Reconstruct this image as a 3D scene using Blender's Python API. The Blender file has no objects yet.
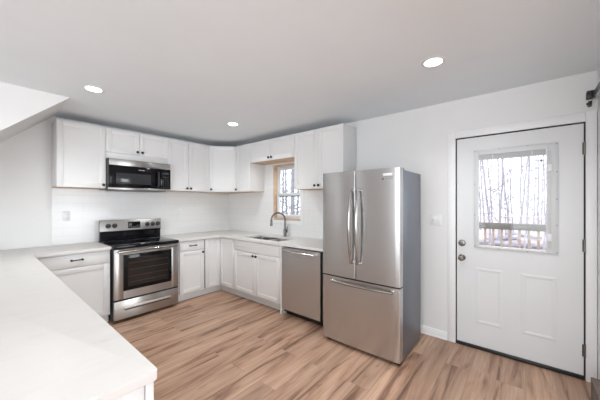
import bpy, bmesh, math, random
from mathutils import Vector, Matrix, noise
sc = bpy.context.scene
col = sc.collection
PI = math.pi

# ------------------------------------------------------------------ camera
cam = bpy.data.cameras.new('camera')
cam.sensor_width = 36.0
cam.lens = 270.7 / 600 * 36
cam.shift_y = 2.7 / 600
cam.clip_start = 0.02
co = bpy.data.objects.new('camera', cam)
col.objects.link(co)
co.location = (-3.1237, -4.3674, 1.42)
co.rotation_euler = (PI / 2, 0, math.radians(39.82 - 90))
sc.camera = co

# ------------------------------------------------------------------ world and light
SKY = 3.6
w = bpy.data.worlds.new('sky')
sc.world = w
w.use_nodes = True
wn = w.node_tree.nodes
bg = wn['Background']
bg.inputs['Color'].default_value = (0.93, 0.96, 1.0, 1)
bg.inputs['Strength'].default_value = SKY
sc.view_settings.view_transform = 'Standard'
sc.view_settings.look = 'None'
sc.view_settings.gamma = 1.0
sc.view_settings.use_curve_mapping = False
sc.view_settings.exposure = 0.0

LAMP = 14.0
SPOT = 60.0
def area(name, loc, rot, sx, sy, power, colr=(1, 1, 1)):
    l = bpy.data.lights.new(name, 'AREA')
    l.shape = 'RECTANGLE'; l.size = sx; l.size_y = sy
    l.energy = power; l.color = colr
    o = bpy.data.objects.new(name, l); col.objects.link(o)
    o.location = loc; o.rotation_euler = rot
    return o
# area lights added out of view, standing in for daylight of unseen windows
area('fill_rear', (-4.4, -8.62, 1.2), (PI / 2, 0, 0), 3.4, 2.1, 24, (0.89, 0.97, 1.03))
area('fill_left_far', (-6.62, -5.2, 1.35), (PI / 2, 0, -PI / 2), 2.2, 1.9, 66, (0.89, 0.97, 1.03))  # added to brighten the back door side
area('fill_left', (-6.62, -2.75, 1.35), (PI / 2, 0, -PI / 2), 1.3, 1.9, 26, (0.89, 0.97, 1.03))  # added and placed to give the refrigerator doors a sheen

area('fill_hall', (-1.0, -8.45, 1.3), (PI / 2, 0, 0), 1.5, 1.8, 90, (0.89, 0.97, 1.03))  # added to lift the right-hand ceiling, no window stands here

# ------------------------------------------------------------------ materials
MATS = {}
def mat(name, color, rough=0.5, metal=0.0, spec=0.5, bump=0.0, bscale=40, var=0.0, coat=0.0, vscale=3.0):
    if name in MATS: return MATS[name]
    m = bpy.data.materials.new(name); m.use_nodes = True
    nt = m.node_tree; b = nt.nodes['Principled BSDF']
    b.inputs['Base Color'].default_value = (*color, 1)
    b.inputs['Roughness'].default_value = rough
    b.inputs['Metallic'].default_value = metal
    b.inputs['Specular IOR Level'].default_value = spec
    b.inputs['Coat Weight'].default_value = coat
    tc = nt.nodes.new('ShaderNodeTexCoord')
    if bump:
        n = nt.nodes.new('ShaderNodeTexNoise'); n.inputs['Scale'].default_value = bscale; n.inputs['Detail'].default_value = 3
        nt.links.new(tc.outputs['Object'], n.inputs['Vector'])
        bp = nt.nodes.new('ShaderNodeBump'); bp.inputs['Strength'].default_value = bump; bp.inputs['Distance'].default_value = 0.002
        nt.links.new(n.outputs['Fac'], bp.inputs['Height']); nt.links.new(bp.outputs['Normal'], b.inputs['Normal'])
    if var:
        n = nt.nodes.new('ShaderNodeTexNoise'); n.inputs['Scale'].default_value = vscale; n.inputs['Detail'].default_value = 2
        nt.links.new(tc.outputs['Object'], n.inputs['Vector'])
        r = nt.nodes.new('ShaderNodeValToRGB')
        r.color_ramp.elements[0].position = 0.3; r.color_ramp.elements[1].position = 0.7
        r.color_ramp.elements[0].color = (*[c * (1 - var) for c in color], 1)
        r.color_ramp.elements[1].color = (*[min(1, c * (1 + var)) for c in color], 1)
        nt.links.new(n.outputs['Fac'], r.inputs['Fac']); nt.links.new(r.outputs['Color'], b.inputs['Base Color'])
    MATS[name] = m
    return m

wall_m = mat('wall_paint', (0.79, 0.785, 0.78), 0.6, var=0.012, bump=0.06, bscale=220)
ceil_m = mat('ceiling_paint', (0.83, 0.87, 0.90), 0.8, var=0.01, bump=0.08, bscale=180)
trim_m = mat('trim_paint', (0.85, 0.85, 0.855), 0.35, var=0.008)
door_m = mat('door_paint', (0.73, 0.735, 0.74), 0.32, var=0.015)
cab_m = mat('cabinet_paint', (0.78, 0.775, 0.77), 0.33, var=0.006)
caulk_m = mat('toe_paint', (0.74, 0.735, 0.73), 0.5, var=0.02)
tan_m = mat('raw_birch', (0.60, 0.43, 0.28), 0.6, var=0.10, vscale=14)
black_m = mat('black_metal', (0.012, 0.012, 0.013), 0.38, var=0.1)
blackg_m = mat('black_glass', (0.005, 0.005, 0.007), 0.07, spec=0.22)
blackp_m = mat('black_plastic', (0.015, 0.015, 0.017), 0.35)
darkgap_m = mat('gap_black', (0.02, 0.02, 0.02), 0.8)
chrome_m = mat('polished_steel', (0.72, 0.71, 0.70), 0.16, 1.0)
nickel_m = mat('satin_nickel', (0.19, 0.175, 0.165), 0.27, 1.0)
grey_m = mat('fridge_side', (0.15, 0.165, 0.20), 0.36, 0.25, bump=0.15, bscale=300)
plast_m = mat('white_plastic', (0.80, 0.80, 0.80), 0.35)
plate_m = mat('outlet_plate', (0.62, 0.62, 0.62), 0.4)
blind_m = mat('blind_grey', (0.50, 0.50, 0.50), 0.5)
vinyl_m = mat('frame_vinyl', (0.68, 0.69, 0.70), 0.4)
screw_m = mat('screw', (0.25, 0.25, 0.26), 0.4, 0.6)
mark_m = mat('white_marking', (0.5, 0.5, 0.5), 0.5)

def steel(name, color=(0.46, 0.445, 0.43), rough=0.30, axis='z', aniso=0.0, tan=(0, 1, 0)):
    m = bpy.data.materials.new(name); m.use_nodes = True
    nt = m.node_tree; b = nt.nodes['Principled BSDF']; L = nt.links
    b.inputs['Metallic'].default_value = 1.0
    if aniso:
        b.inputs['Anisotropic'].default_value = aniso
        tv = nt.nodes.new('ShaderNodeCombineXYZ'); tv.inputs[0].default_value, tv.inputs[1].default_value, tv.inputs[2].default_value = tan
        L.new(tv.outputs[0], b.inputs['Tangent'])
    tc = nt.nodes.new('ShaderNodeTexCoord'); mp = nt.nodes.new('ShaderNodeMapping')
    s = {'z': (260, 260, 3), 'x': (3, 260, 260), 'y': (260, 3, 260)}[axis]
    mp.inputs['Scale'].default_value = s
    n = nt.nodes.new('ShaderNodeTexNoise'); n.inputs['Scale'].default_value = 1; n.inputs['Detail'].default_value = 2
    L.new(tc.outputs['Object'], mp.inputs['Vector']); L.new(mp.outputs['Vector'], n.inputs['Vector'])
    r = nt.nodes.new('ShaderNodeMapRange'); r.inputs['To Min'].default_value = rough - 0.003; r.inputs['To Max'].default_value = rough + 0.003
    L.new(n.outputs['Fac'], r.inputs['Value']); L.new(r.outputs['Result'], b.inputs['Roughness'])
    cr = nt.nodes.new('ShaderNodeValToRGB')
    cr.color_ramp.elements[0].position = 0.3; cr.color_ramp.elements[1].position = 0.7
    cr.color_ramp.elements[0].color = (*[c * 0.995 for c in color], 1)
    cr.color_ramp.elements[1].color = (*[c * 1.005 for c in color], 1)
    L.new(n.outputs['Fac'], cr.inputs['Fac']); L.new(cr.outputs['Color'], b.inputs['Base Color'])
    return m
steel_v = steel('stainless_brushed', (0.60, 0.605, 0.61), 0.30, axis='x', aniso=0.8, tan=(0, 0, 1))
steel_h = steel('stainless_brushed_across', axis='x', aniso=0.8, tan=(0, 0, 1))
steel_y = steel('stainless_fridge', (0.575, 0.575, 0.575), 0.25, axis='x', aniso=0.9, tan=(0, 0, 1))
steel_hd = mat('handle_steel', (0.40, 0.39, 0.38), 0.16, 1.0)
sink_m = steel('sink_steel', (0.42, 0.40, 0.39), 0.28, axis='x')

def emis(name, color, s):
    m = bpy.data.materials.new(name); m.use_nodes = True
    nt = m.node_tree; nt.nodes.clear()
    e = nt.nodes.new('ShaderNodeEmission'); e.inputs['Color'].default_value = (*color, 1); e.inputs['Strength'].default_value = s
    o = nt.nodes.new('ShaderNodeOutputMaterial'); nt.links.new(e.outputs[0], o.inputs['Surface'])
    return m
lamp_m = emis('lamp_diffuser', (0.94, 0.965, 0.955), LAMP)
lcd_m = emis('display_digits', (0.5, 0.62, 0.68), 0.35)

def glass(name, tint=(1, 1, 1), refl=0.06):
    m = bpy.data.materials.new(name); m.use_nodes = True
    nt = m.node_tree; nt.nodes.clear(); L = nt.links
    t = nt.nodes.new('ShaderNodeBsdfTransparent'); t.inputs['Color'].default_value = (*tint, 1)
    g = nt.nodes.new('ShaderNodeBsdfGlossy'); g.inputs['Roughness'].default_value = 0.02
    mx = nt.nodes.new('ShaderNodeMixShader'); o = nt.nodes.new('ShaderNodeOutputMaterial')
    mx.inputs[0].default_value = 0.015; L.new(t.outputs[0], mx.inputs[1]); L.new(g.outputs[0], mx.inputs[2])
    L.new(mx.outputs[0], o.inputs['Surface'])
    return m
glass_m = glass('window_glass', (0.97, 0.98, 0.99))

def floor_mat():
    m = bpy.data.materials.new('oak_planks'); m.use_nodes = True
    nt = m.node_tree; b = nt.nodes['Principled BSDF']; L = nt.links; N = nt.nodes.new
    tc = N('ShaderNodeTexCoord')
    br = N('ShaderNodeTexBrick')
    br.offset = 0.37; br.offset_frequency = 2; br.squash = 1.0
    br.inputs['Scale'].default_value = 1.0
    br.inputs['Brick Width'].default_value = 1.22; br.inputs['Row Height'].default_value = 0.182
    br.inputs['Mortar Size'].default_value = 0.0016; br.inputs['Mortar Smooth'].default_value = 0.2
    br.inputs['Color1'].default_value = (0, 0, 0, 1); br.inputs['Color2'].default_value = (1, 1, 1, 1)
    br.inputs['Mortar'].default_value = (0.5, 0.5, 0.5, 1); br.inputs['Bias'].default_value = 0.0
    L.new(tc.outputs['Object'], br.inputs['Vector'])
    # random offset of the grain for each plank
    sep = N('ShaderNodeSeparateColor'); L.new(br.outputs['Color'], sep.inputs['Color'])
    mul = N('ShaderNodeMath'); mul.operation = 'MULTIPLY'; mul.inputs[1].default_value = 37.0
    L.new(sep.outputs[0], mul.inputs[0])
    cmb = N('ShaderNodeCombineXYZ'); L.new(mul.outputs[0], cmb.inputs[0]); L.new(mul.outputs[0], cmb.inputs[2])
    add = N('ShaderNodeVectorMath'); add.operation = 'ADD'
    L.new(tc.outputs['Object'], add.inputs[0]); L.new(cmb.outputs[0], add.inputs[1])
    def grain(sx, sy, detail, dist=0.0):
        mp = N('ShaderNodeMapping'); mp.inputs['Scale'].default_value = (sx, sy, 1)
        L.new(add.outputs[0], mp.inputs['Vector'])
        n = N('ShaderNodeTexNoise'); n.inputs['Scale'].default_value = 1; n.inputs['Detail'].default_value = detail
        n.inputs['Distortion'].default_value = dist; n.inputs['Roughness'].default_value = 0.6
        L.new(mp.outputs[0], n.inputs['Vector']); return n
    g1 = grain(1.1, 11.0, 4, 0.9)      # broad dark and light bands along the plank
    g2 = grain(2.6, 70.0, 3, 0.3)     # fine grain
    g3 = grain(3.0, 26.0, 3, 0.4)     # knots
    r1 = N('ShaderNodeValToRGB'); e = r1.color_ramp.elements
    e[0].position = 0.34; e[0].color = (0.20, 0.104, 0.068, 1)
    e[1].position = 0.62; e[1].color = (0.53, 0.345, 0.245, 1)
    k = r1.color_ramp.elements.new(0.47); k.color = (0.43, 0.262, 0.178, 1)
    L.new(g1.outputs['Fac'], r1.inputs['Fac'])
    r2 = N('ShaderNodeMapRange'); r2.inputs['From Min'].default_value = 0.3; r2.inputs['From Max'].default_value = 0.7
    r2.inputs['To Min'].default_value = 0.86; r2.inputs['To Max'].default_value = 1.10
    L.new(g2.outputs['Fac'], r2.inputs['Value'])
    r3 = N('ShaderNodeMapRange'); r3.inputs['From Min'].default_value = 0.64; r3.inputs['From Max'].default_value = 0.76
    r3.inputs['To Min'].default_value = 1.0; r3.inputs['To Max'].default_value = 0.55
    L.new(g3.outputs['Fac'], r3.inputs['Value'])
    rp = N('ShaderNodeMapRange'); rp.inputs['To Min'].default_value = 0.86; rp.inputs['To Max'].default_value = 1.13
    L.new(sep.outputs[0], rp.inputs['Value'])
    m1 = N('ShaderNodeMath'); m1.operation = 'MULTIPLY'; L.new(r2.outputs[0], m1.inputs[0]); L.new(rp.outputs[0], m1.inputs[1])
    m2 = N('ShaderNodeMath'); m2.operation = 'MULTIPLY'; L.new(m1.outputs[0], m2.inputs[0]); L.new(r3.outputs[0], m2.inputs[1])
    mr = N('ShaderNodeMapRange'); mr.inputs['To Min'].default_value = 1.0; mr.inputs['To Max'].default_value = 0.72
    L.new(br.outputs['Fac'], mr.inputs['Value'])
    m3 = N('ShaderNodeMath'); m3.operation = 'MULTIPLY'; L.new(m2.outputs[0], m3.inputs[0]); L.new(mr.outputs[0], m3.inputs[1])
    vm = N('ShaderNodeVectorMath'); vm.operation = 'SCALE'
    L.new(r1.outputs['Color'], vm.inputs[0]); L.new(m3.outputs[0], vm.inputs['Scale'])
    L.new(vm.outputs[0], b.inputs['Base Color'])
    b.inputs['Roughness'].default_value = 0.42; b.inputs['Specular IOR Level'].default_value = 0.4
    bp = N('ShaderNodeBump'); bp.inputs['Strength'].default_value = 0.25; bp.inputs['Distance'].default_value = 0.0015
    L.new(m3.outputs[0], bp.inputs['Height']); L.new(bp.outputs['Normal'], b.inputs['Normal'])
    return m
floor_m = floor_mat()

def quartz_mat():
    m = bpy.data.materials.new('white_quartz'); m.use_nodes = True
    nt = m.node_tree; b = nt.nodes['Principled BSDF']; L = nt.links; N = nt.nodes.new
    tc = N('ShaderNodeTexCoord')
    mp = N('ShaderNodeMapping'); mp.inputs['Rotation'].default_value = (0, 0, 0.5); mp.inputs['Scale'].default_value = (3.0, 9.0, 3)
    L.new(tc.outputs['Object'], mp.inputs['Vector'])
    n = N('ShaderNodeTexNoise'); n.inputs['Scale'].default_value = 1.5; n.inputs['Detail'].default_value = 6; n.inputs['Roughness'].default_value = 0.65; n.inputs['Distortion'].default_value = 0.6
    L.new(mp.outputs[0], n.inputs['Vector'])
    r = N('ShaderNodeValToRGB'); e = r.color_ramp.elements
    e[0].position = 0.27; e[0].color = (0.62, 0.605, 0.59, 1)
    e[1].position = 0.38; e[1].color = (0.705, 0.685, 0.665, 1)
    k = e.new(0.62); k.color = (0.73, 0.71, 0.69, 1)
    L.new(n.outputs['Fac'], r.inputs['Fac']); L.new(r.outputs[0], b.inputs['Base Color'])
    b.inputs['Roughness'].default_value = 0.42
    b.inputs['Specular IOR Level'].default_value = 0.3
    return m
quartz_m = quartz_mat()

def tile_mat(name, swap):
    m = bpy.data.materials.new(name); m.use_nodes = True
    nt = m.node_tree; b = nt.nodes['Principled BSDF']; L = nt.links; N = nt.nodes.new
    tc = N('ShaderNodeTexCoord'); sp = N('ShaderNodeSeparateXYZ'); cb = N('ShaderNodeCombineXYZ')
    L.new(tc.outputs['Object'], sp.inputs[0])
    L.new(sp.outputs['Y' if swap else 'X'], cb.inputs['X'])
    sb = N('ShaderNodeMath'); sb.operation = 'SUBTRACT'; sb.inputs[1].default_value = 0.906
    L.new(sp.outputs['Z'], sb.inputs[0]); L.new(sb.outputs[0], cb.inputs['Y'])
    br = N('ShaderNodeTexBrick'); br.offset = 0.5
    br.inputs['Scale'].default_value = 1; br.inputs['Brick Width'].default_value = 0.406; br.inputs['Row Height'].default_value = 0.1016
    br.inputs['Mortar Size'].default_value = 0.0018; br.inputs['Mortar Smooth'].default_value = 0.3
    br.inputs['Color1'].default_value = (0.78, 0.775, 0.77, 1); br.inputs['Color2'].default_value = (0.795, 0.79, 0.785, 1)
    br.inputs['Mortar'].default_value = (0.70, 0.69, 0.68, 1)
    L.new(cb.outputs[0], br.inputs['Vector']); L.new(br.outputs['Color'], b.inputs['Base Color'])
    bp = N('ShaderNodeBump'); bp.inputs['Strength'].default_value = 0.25; bp.inputs['Distance'].default_value = 0.001; bp.invert = True
    L.new(br.outputs['Fac'], bp.inputs['Height']); L.new(bp.outputs['Normal'], b.inputs['Normal'])
    b.inputs['Roughness'].default_value = 0.22
    return m
tile_x = tile_mat('tile_range_side', False)
tile_y = tile_mat('tile_sink_side', True)
bark_m = mat('pale_bark', (0.31, 0.295, 0.335), 0.9, var=0.25, vscale=6)
bark2_m = mat('grey_bark', (0.19, 0.195, 0.215), 0.9, var=0.25, vscale=6)
ground_m = mat('leaf_litter', (0.40, 0.33, 0.32), 0.95, var=0.3, vscale=1.2)
baluster_m = mat('lit_pine', (0.34, 0.27, 0.22), 0.8, var=0.1, vscale=5)  # same pine made lighter, brighter light on the balusters put into the colour
deckw_m = mat('shaded_pine', (0.14, 0.13, 0.115), 0.8, var=0.15, vscale=5)  # pine darkened to paint the shade on the rail face
brown_m = mat('grey_brown_wood', (0.15, 0.11, 0.09), 0.55, var=0.2, vscale=12)

# ------------------------------------------------------------------ helpers
def BM(): return bmesh.new()
def box(bm, x0, x1, y0, y1, z0, z1, bev=0.0, seg=2):
    r = bmesh.ops.create_cube(bm, size=1.0)
    vs = r['verts']
    sx, sy, sz = abs(x1 - x0), abs(y1 - y0), abs(z1 - z0)
    bmesh.ops.scale(bm, vec=(sx, sy, sz), verts=vs)
    bmesh.ops.translate(bm, vec=((x0 + x1) / 2, (y0 + y1) / 2, (z0 + z1) / 2), verts=vs)
    if bev:
        es = list({e for v in vs for e in v.link_edges})
        bmesh.ops.bevel(bm, geom=es, offset=min(bev, 0.45 * min(sx, sy, sz)), segments=seg, affect='EDGES', profile=0.5)
    return bm
def cyl(bm, p, r, h, axis='z', seg=24, r2=None, bev=0.0):
    """cylinder starting at p running h along axis"""
    res = bmesh.ops.create_cone(bm, cap_ends=True, segments=seg, radius1=r, radius2=r if r2 is None else r2, depth=h)
    vs = res['verts']
    bmesh.ops.translate(bm, vec=(0, 0, h / 2), verts=vs)
    if bev:
        es = [e for e in {e for v in vs for e in v.link_edges} if abs(e.verts[0].co.z - e.verts[1].co.z) < 1e-5]
        q = bmesh.ops.bevel(bm, geom=es, offset=bev, segments=3, affect='EDGES', profile=0.5)
        vs = list({v for f in q['faces'] for v in f.verts} | set(v for v in vs if v.is_valid))
    M = {'z': Matrix(), 'x': Matrix.Rotation(PI / 2, 4, 'Y'), '-x': Matrix.Rotation(-PI / 2, 4, 'Y'),
         'y': Matrix.Rotation(-PI / 2, 4, 'X'), '-y': Matrix.Rotation(PI / 2, 4, 'X'), '-z': Matrix.Rotation(PI, 4, 'X')}[axis]
    bmesh.ops.transform(bm, matrix=Matrix.Translation(p) @ M, verts=vs)
    return bm
def lathe(bm, p, prof, axis='z', seg=28):
    """prof: (radius, height) list"""
    M = {'z': Matrix(), 'x': Matrix.Rotation(PI / 2, 4, 'Y'), '-x': Matrix.Rotation(-PI / 2, 4, 'Y'),
         'y': Matrix.Rotation(-PI / 2, 4, 'X'), '-y': Matrix.Rotation(PI / 2, 4, 'X'), '-z': Matrix.Rotation(PI, 4, 'X')}[axis]
    M = Matrix.Translation(p) @ M
    rings = []
    for r, h in prof:
        if r < 1e-6: rings.append([bm.verts.new(M @ Vector((0, 0, h)))])
        else: rings.append([bm.verts.new(M @ Vector((r * math.cos(2 * PI * k / seg), r * math.sin(2 * PI * k / seg), h))) for k in range(seg)])
    for a, b in zip(rings[:-1], rings[1:]):
        for k in range(seg):
            k2 = (k + 1) % seg
            if len(a) == 1 and len(b) == 1: continue
            if len(a) == 1: bm.faces.new((a[0], b[k2], b[k]))
            elif len(b) == 1: bm.faces.new((a[k], a[k2], b[0]))
            else: bm.faces.new((a[k], a[k2], b[k2], b[k]))
    return bm
def tube(bm, pts, rad, seg=12, sx=1.0):
    """swept tube; rad number or list"""
    pts = [Vector(p) for p in pts]
    n = len(pts); rings = []
    if not isinstance(rad, (list, tuple)): rad = [rad] * n
    prev = None
    for i, p in enumerate(pts):
        t = (pts[min(i + 1, n - 1)] - pts[max(i - 1, 0)]).normalized()
        if prev is None:
            a = Vector((0, 0, 1)) if abs(t.z) < 0.9 else Vector((1, 0, 0))
            u = t.cross(a).normalized()
        else:
            u = (prev - t * prev.dot(t)).normalized()
        prev = u; v = t.cross(u)
        rings.append([bm.verts.new(p + rad[i] * (math.cos(2 * PI * k / seg) * u * sx + math.sin(2 * PI * k / seg) * v)) for k in range(seg)])
    for a, b in zip(rings[:-1], rings[1:]):
        for k in range(seg):
            bm.faces.new((a[k], b[k], b[(k + 1) % seg], a[(k + 1) % seg]))
    bm.faces.new(list(reversed(rings[0]))[::-1]); bm.faces.new(rings[-1])
    return bm
def prism(bm, pts, z0, z1, bev=0.0):
    """extrude a polygon of (x,y) between z0 and z1"""
    a = [bm.verts.new((x, y, z0)) for x, y in pts]
    b = [bm.verts.new((x, y, z1)) for x, y in pts]
    f1 = bm.faces.new(a); f2 = bm.faces.new(b)
    n = len(pts)
    for i in range(n): bm.faces.new((a[i], a[(i + 1) % n], b[(i + 1) % n], b[i]))
    if bev:
        es = list(f2.edges) + list(f1.edges)
        bmesh.ops.bevel(bm, geom=es, offset=bev, segments=2, affect='EDGES', profile=0.5)
    return bm
def obj(name, bm, m, parent=None, smooth=False, label=None, autosm=True):
    bmesh.ops.recalc_face_normals(bm, faces=bm.faces)
    me = bpy.data.meshes.new(name)
    if smooth or autosm:
        for f in bm.faces: f.smooth = True
        for e in bm.edges:
            if len(e.link_faces) == 2 and e.calc_face_angle(0) > math.radians(35): e.smooth = False
    bm.to_mesh(me); bm.free()
    me.materials.append(m)
    o = bpy.data.objects.new(name, me); col.objects.link(o)
    if parent: o.parent = parent
    if label: o['label'] = label
    return o
def thing(name, label, cat, loc=(0, 0, 0), rot=0.0, group=None, kind=None):
    o = bpy.data.objects.new(name, None); col.objects.link(o)
    o.empty_display_size = 0.05
    o.location = loc; o.rotation_euler = (0, 0, rot)
    if kind: o['kind'] = kind
    else: o['label'] = label; o['category'] = cat
    if group: o['group'] = group
    return o
def tag(o, label, cat, group=None, kind=None):
    o['label'] = label; o['category'] = cat
    if group: o['group'] = group
    if kind: o['kind'] = kind
    return o
def struct(name, bm, m, parent=None):
    o = obj(name, bm, m, parent)
    if parent is None: o['kind'] = 'structure'
    return o

H = 2.459
# ------------------------------------------------------------------ room shell
YR, XL = -8.6, -6.6            # rear and left walls of the living area
YC = -4.80                     # short wall beside the back door
b = BM(); box(b, XL - .12, 0.0, YR - .12, 0.12, -0.05, 0.0); struct('floor', b, floor_m)
b = BM(); box(b, XL - .12, 0.12, YR - .12, 0.12, H, H + 0.08); struct('ceiling', b, ceil_m)
b = BM(); box(b, XL - .12, 0.12, 0.0, 0.12, 0.0, H); struct('wall_range', b, wall_m)
# wall with window and back door (x = 0 .. 0.12)
WY0, WY1, WZ0, WZ1 = -1.205, -1.785, 1.150, 2.030
DY0, DY1, DZ = -3.822, -4.735, 2.068
b = BM()
def wseg(y0, y1, z0, z1): box(b, 0.0, 0.12, y0, y1, z0, z1)
wseg(0.0, WY0, 0, H); wseg(WY0, WY1, 0, WZ0); wseg(WY0, WY1, WZ1, H); wseg(WY1, DY0, 0, H)
wseg(DY0, DY1, DZ, H); wseg(DY1, YR - 0.12, 0, H)
struct('wall_sink', b, wall_m)
b = BM(); box(b, -1.0, 0.0, YC - 0.12, YC, 0, H); box(b, -2.0, -1.0, YC - 0.12, YC, 2.06, H); box(b, -2.1, -2.0, YC - .12, YC, 0, H)
box(b, -2.1, -2.0, YR, YC - .12, 0, H); struct('wall_hall', b, wall_m)
b = BM()
box(b, XL - .12, -6.2, YR - .12, YR, 0, H); box(b, -6.2, -2.6, YR - .12, YR, 2.35, H); box(b, -2.6, 0.0, YR - .12, YR, 0, H); box(b, -6.2, -2.6, YR - .12, YR, 0, .12)
struct('wall_rear', b, wall_m)
b = BM()
box(b, XL - .12, XL, YR, -6.35, 0, H); box(b, XL - .12, XL, -6.35, -4.05, 2.35, H); box(b, XL - .12, XL, -6.35, -4.05, 0, 0.35); box(b, XL - .12, XL, -4.05, -3.45, 0, H); box(b, XL - .12, XL, -3.45, -2.05, 2.35, H); box(b, XL - .12, XL, -3.45, -2.05, 0, 0.35); box(b, XL - .12, XL, -2.05, 0.0, 0, H)
struct('wall_left', b, wall_m)
# sloped stair bulkhead hanging from the ceiling over the end of the counter
b = BM()
sy0, sy1 = -0.90, 0.0
pf = [(-2.525, H), (-4.2, H), (-4.2, 0.93)]
va = [b.verts.new((x, sy0, z)) for x, z in pf]; vb = [b.verts.new((x, sy1, z)) for x, z in pf]
b.faces.new(va); b.faces.new(vb)
for i in range(3): b.faces.new((va[i], va[(i + 1) % 3], vb[(i + 1) % 3], vb[i]))
struct('wall_stair_bulkhead', b, wall_m)

# backsplash tiles, thin slabs on the walls
b = BM(); box(b, -2.534, -0.008, -0.008, 0.0, 0.906, 1.598); struct('trim_1', b, tile_x)
b = BM()
box(b, -0.008, 0.0, 0.0, -0.99, 0.906, 1.598); box(b, -0.008, 0, -0.99, WY0, 0.906, 2.048); box(b, -0.008, 0, WY0, WY1, 0.906, WZ0 - .012)
box(b, -0.008, 0, WY1, -1.925, 0.906, 2.048); box(b, -0.008, 0, -1.925, -2.70, 0.906, 1.598)
struct('trim_2', b, tile_y)
# baseboards
b = BM(); box(b, -0.014, 0.0, -2.70, -3.75, 0.0, 0.085, 0.004); struct('baseboard_sink', b, trim_m)
b = BM(); box(b, -0.02, 0.0, -2.70, -3.75, 0.0, 0.018, 0.006); struct('trim_3', b, trim_m)

# ------------------------------------------------------------------ kitchen window
win = thing('window_1', '', '', (0, 0, 0), kind='structure')
b = BM()   # raw wood jamb lining
jx0, jx1 = -0.009, 0.10
box(b, jx0, jx1, WY0, WY0 - 0.018, WZ0, WZ1); bw_ = BM(); box(bw_, jx0, jx1, WY1, WY1 + 0.018, WZ0 + .018, WZ1); obj('side_jamb', bw_, trim_m, win)
box(b, jx0, jx1, WY0 - .018, WY1 + .018, WZ1 - .018, WZ1); box(b, jx0 - .006, jx1, WY0 - .018, WY1 + .0, WZ0, WZ0 + 0.0175)
obj('jamb_lining', b, tan_m, win)
def frame(bm, x0, x1, y0, y1, z0, z1, t, bev=.002):
    box(bm, x0, x1, y0, y0 - t, z0, z1, bev); box(bm, x0, x1, y1 + t, y1, z0, z1, bev)
    box(bm, x0, x1, y0 - t, y1 + t, z1 - t, z1, bev); box(bm, x0, x1, y0 - t, y1 + t, z0, z0 + t, bev)
b = BM(); a0, a1 = WY0 - .018, WY1 + .018; frame(b, 0.062, 0.11, a0, a1, WZ0 + .018, WZ1 - .018, 0.020); obj('window_frame', b, vinyl_m, win)
mz = 1.555
for nm, x0, z0, z1 in (('upper_sash', 0.08, mz - .018, WZ1 - .04), ('lower_sash', 0.050, WZ0 + .04, mz + .018)):
    b = BM(); frame(b, x0, x0 + .028, a0 - .006, a1 + .006, z0, z1, 0.040, .003); s = obj(nm, b, vinyl_m, win)
    b = BM(); box(b, x0 + .012, x0 + .016, a0 - .05, a1 + .05, z0 + .03, z1 - .03); obj('pane', b, glass_m, s)
b = BM(); box(b, 0.0565, 0.0595, a0 - .056, a1 + .056, mz - .042, mz - .0165, 0); obj('weather_seal', b, mat('seal_grey', (0.18, 0.22, 0.24), .6), win)
b = BM(); box(b, 0.036, 0.05, -1.47, -1.52, mz + .004, mz + .016, .003); obj('sash_lock', b, vinyl_m, win)
# white strip of casing at right and below the opening
b = BM(); box(b, -0.013, -0.008, WY1, WY1 - 0.055, WZ0 - .06, WZ1, .002); box(b, -.013, -.008, WY0, WY1, WZ0 - .06, WZ0 - .012, .002); obj('casing', b, trim_m, win)

# ------------------------------------------------------------------ back door
d = thing('door_1', '', '', (0, 0, 0), kind='structure')
def panel_door():
    """slab with glazed opening and two raised embossed lower panels"""
    bm = BM()
    y0, y1, z0, z1, x0, x1 = -3.832, -4.725, 0.032, 2.057, 0.004, 0.048
    gy0, gy1, gz0, gz1 = -4.006, -4.552, 1.00, 1.905
    box(bm, x0, x1, y0, gy0, z0, z1); box(bm, x0, x1, gy1, y1, z0, z1)
    box(bm, x0, x1, gy0, gy1, gz1, z1); box(bm, x0, x1, gy0, gy1, z0, gz0)
    return bm
slab = obj('door_slab', panel_door(), door_m, d)
def ring_emboss(bm, y0, y1, z0, z1, x=0.004, wd=0.034, h=0.0035):
    """raised moulding (rounded picture frame) standing h proud of the slab"""
    prof = [(0, 0.0), (0.25, .75), (0.5, 1.0), (0.8, .55), (1.0, 0.0)]
    loops = []
    for u, hh in prof:
        o = wd * u
        loops.append([bm.verts.new((x - h * hh, yy, zz)) for yy, zz in ((y0 - o, z0 + o), (y1 + o, z0 + o), (y1 + o, z1 - o), (y0 - o, z1 - o))])
    for a, c in zip(loops[:-1], loops[1:]):
        for k in range(4): bm.faces.new((a[k], a[(k + 1) % 4], c[(k + 1) % 4], c[k]))
for y0, y1 in ((-3.990, -4.205), (-4.335, -4.570)):
    b = BM(); ring_emboss(b, y0, y1, 0.25, 0.79)
    obj('embossed_panel', b, door_m, slab, autosm=False)
# enclosed blind unit screwed over the glass
b = BM(); fy0, fy1, fz0, fz1 = -3.979, -4.576, 0.982, 1.930
box(b, -0.012, 0.004, fy0, -4.020, fz0, fz1, .003); box(b, -0.012, .004, -4.502, fy1, fz0, fz1, .003)
box(b, -0.012, .004, -4.020, -4.502, 1.878, fz1, .003); box(b, -0.012, .004, -4.020, -4.502, fz0, 1.010, .003)
fr = obj('blind_frame', b, vinyl_m, d, label='light grey plastic frame screwed around the door glass')
b = BM(); frame(b, -0.017, -0.012, fy0 - .012, fy1 + .012, fz0 + .010, fz1 - .012, 0.008, .002); obj('frame_bead', b, vinyl_m, fr)
b = BM(); box(b, 0.012, 0.030, -4.020, -4.502, 1.832, 1.880, .003); obj('blind_headrail', b, blind_m, fr, label='grey raised blind stack at top of the glass')
b = BM(); box(b, 0.010, 0.012, -4.126, -4.131, 1.832, 1.878); box(b, .010, .012, -4.408, -4.413, 1.832, 1.878); obj('ladder_cord', b, plast_m, fr)
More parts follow.
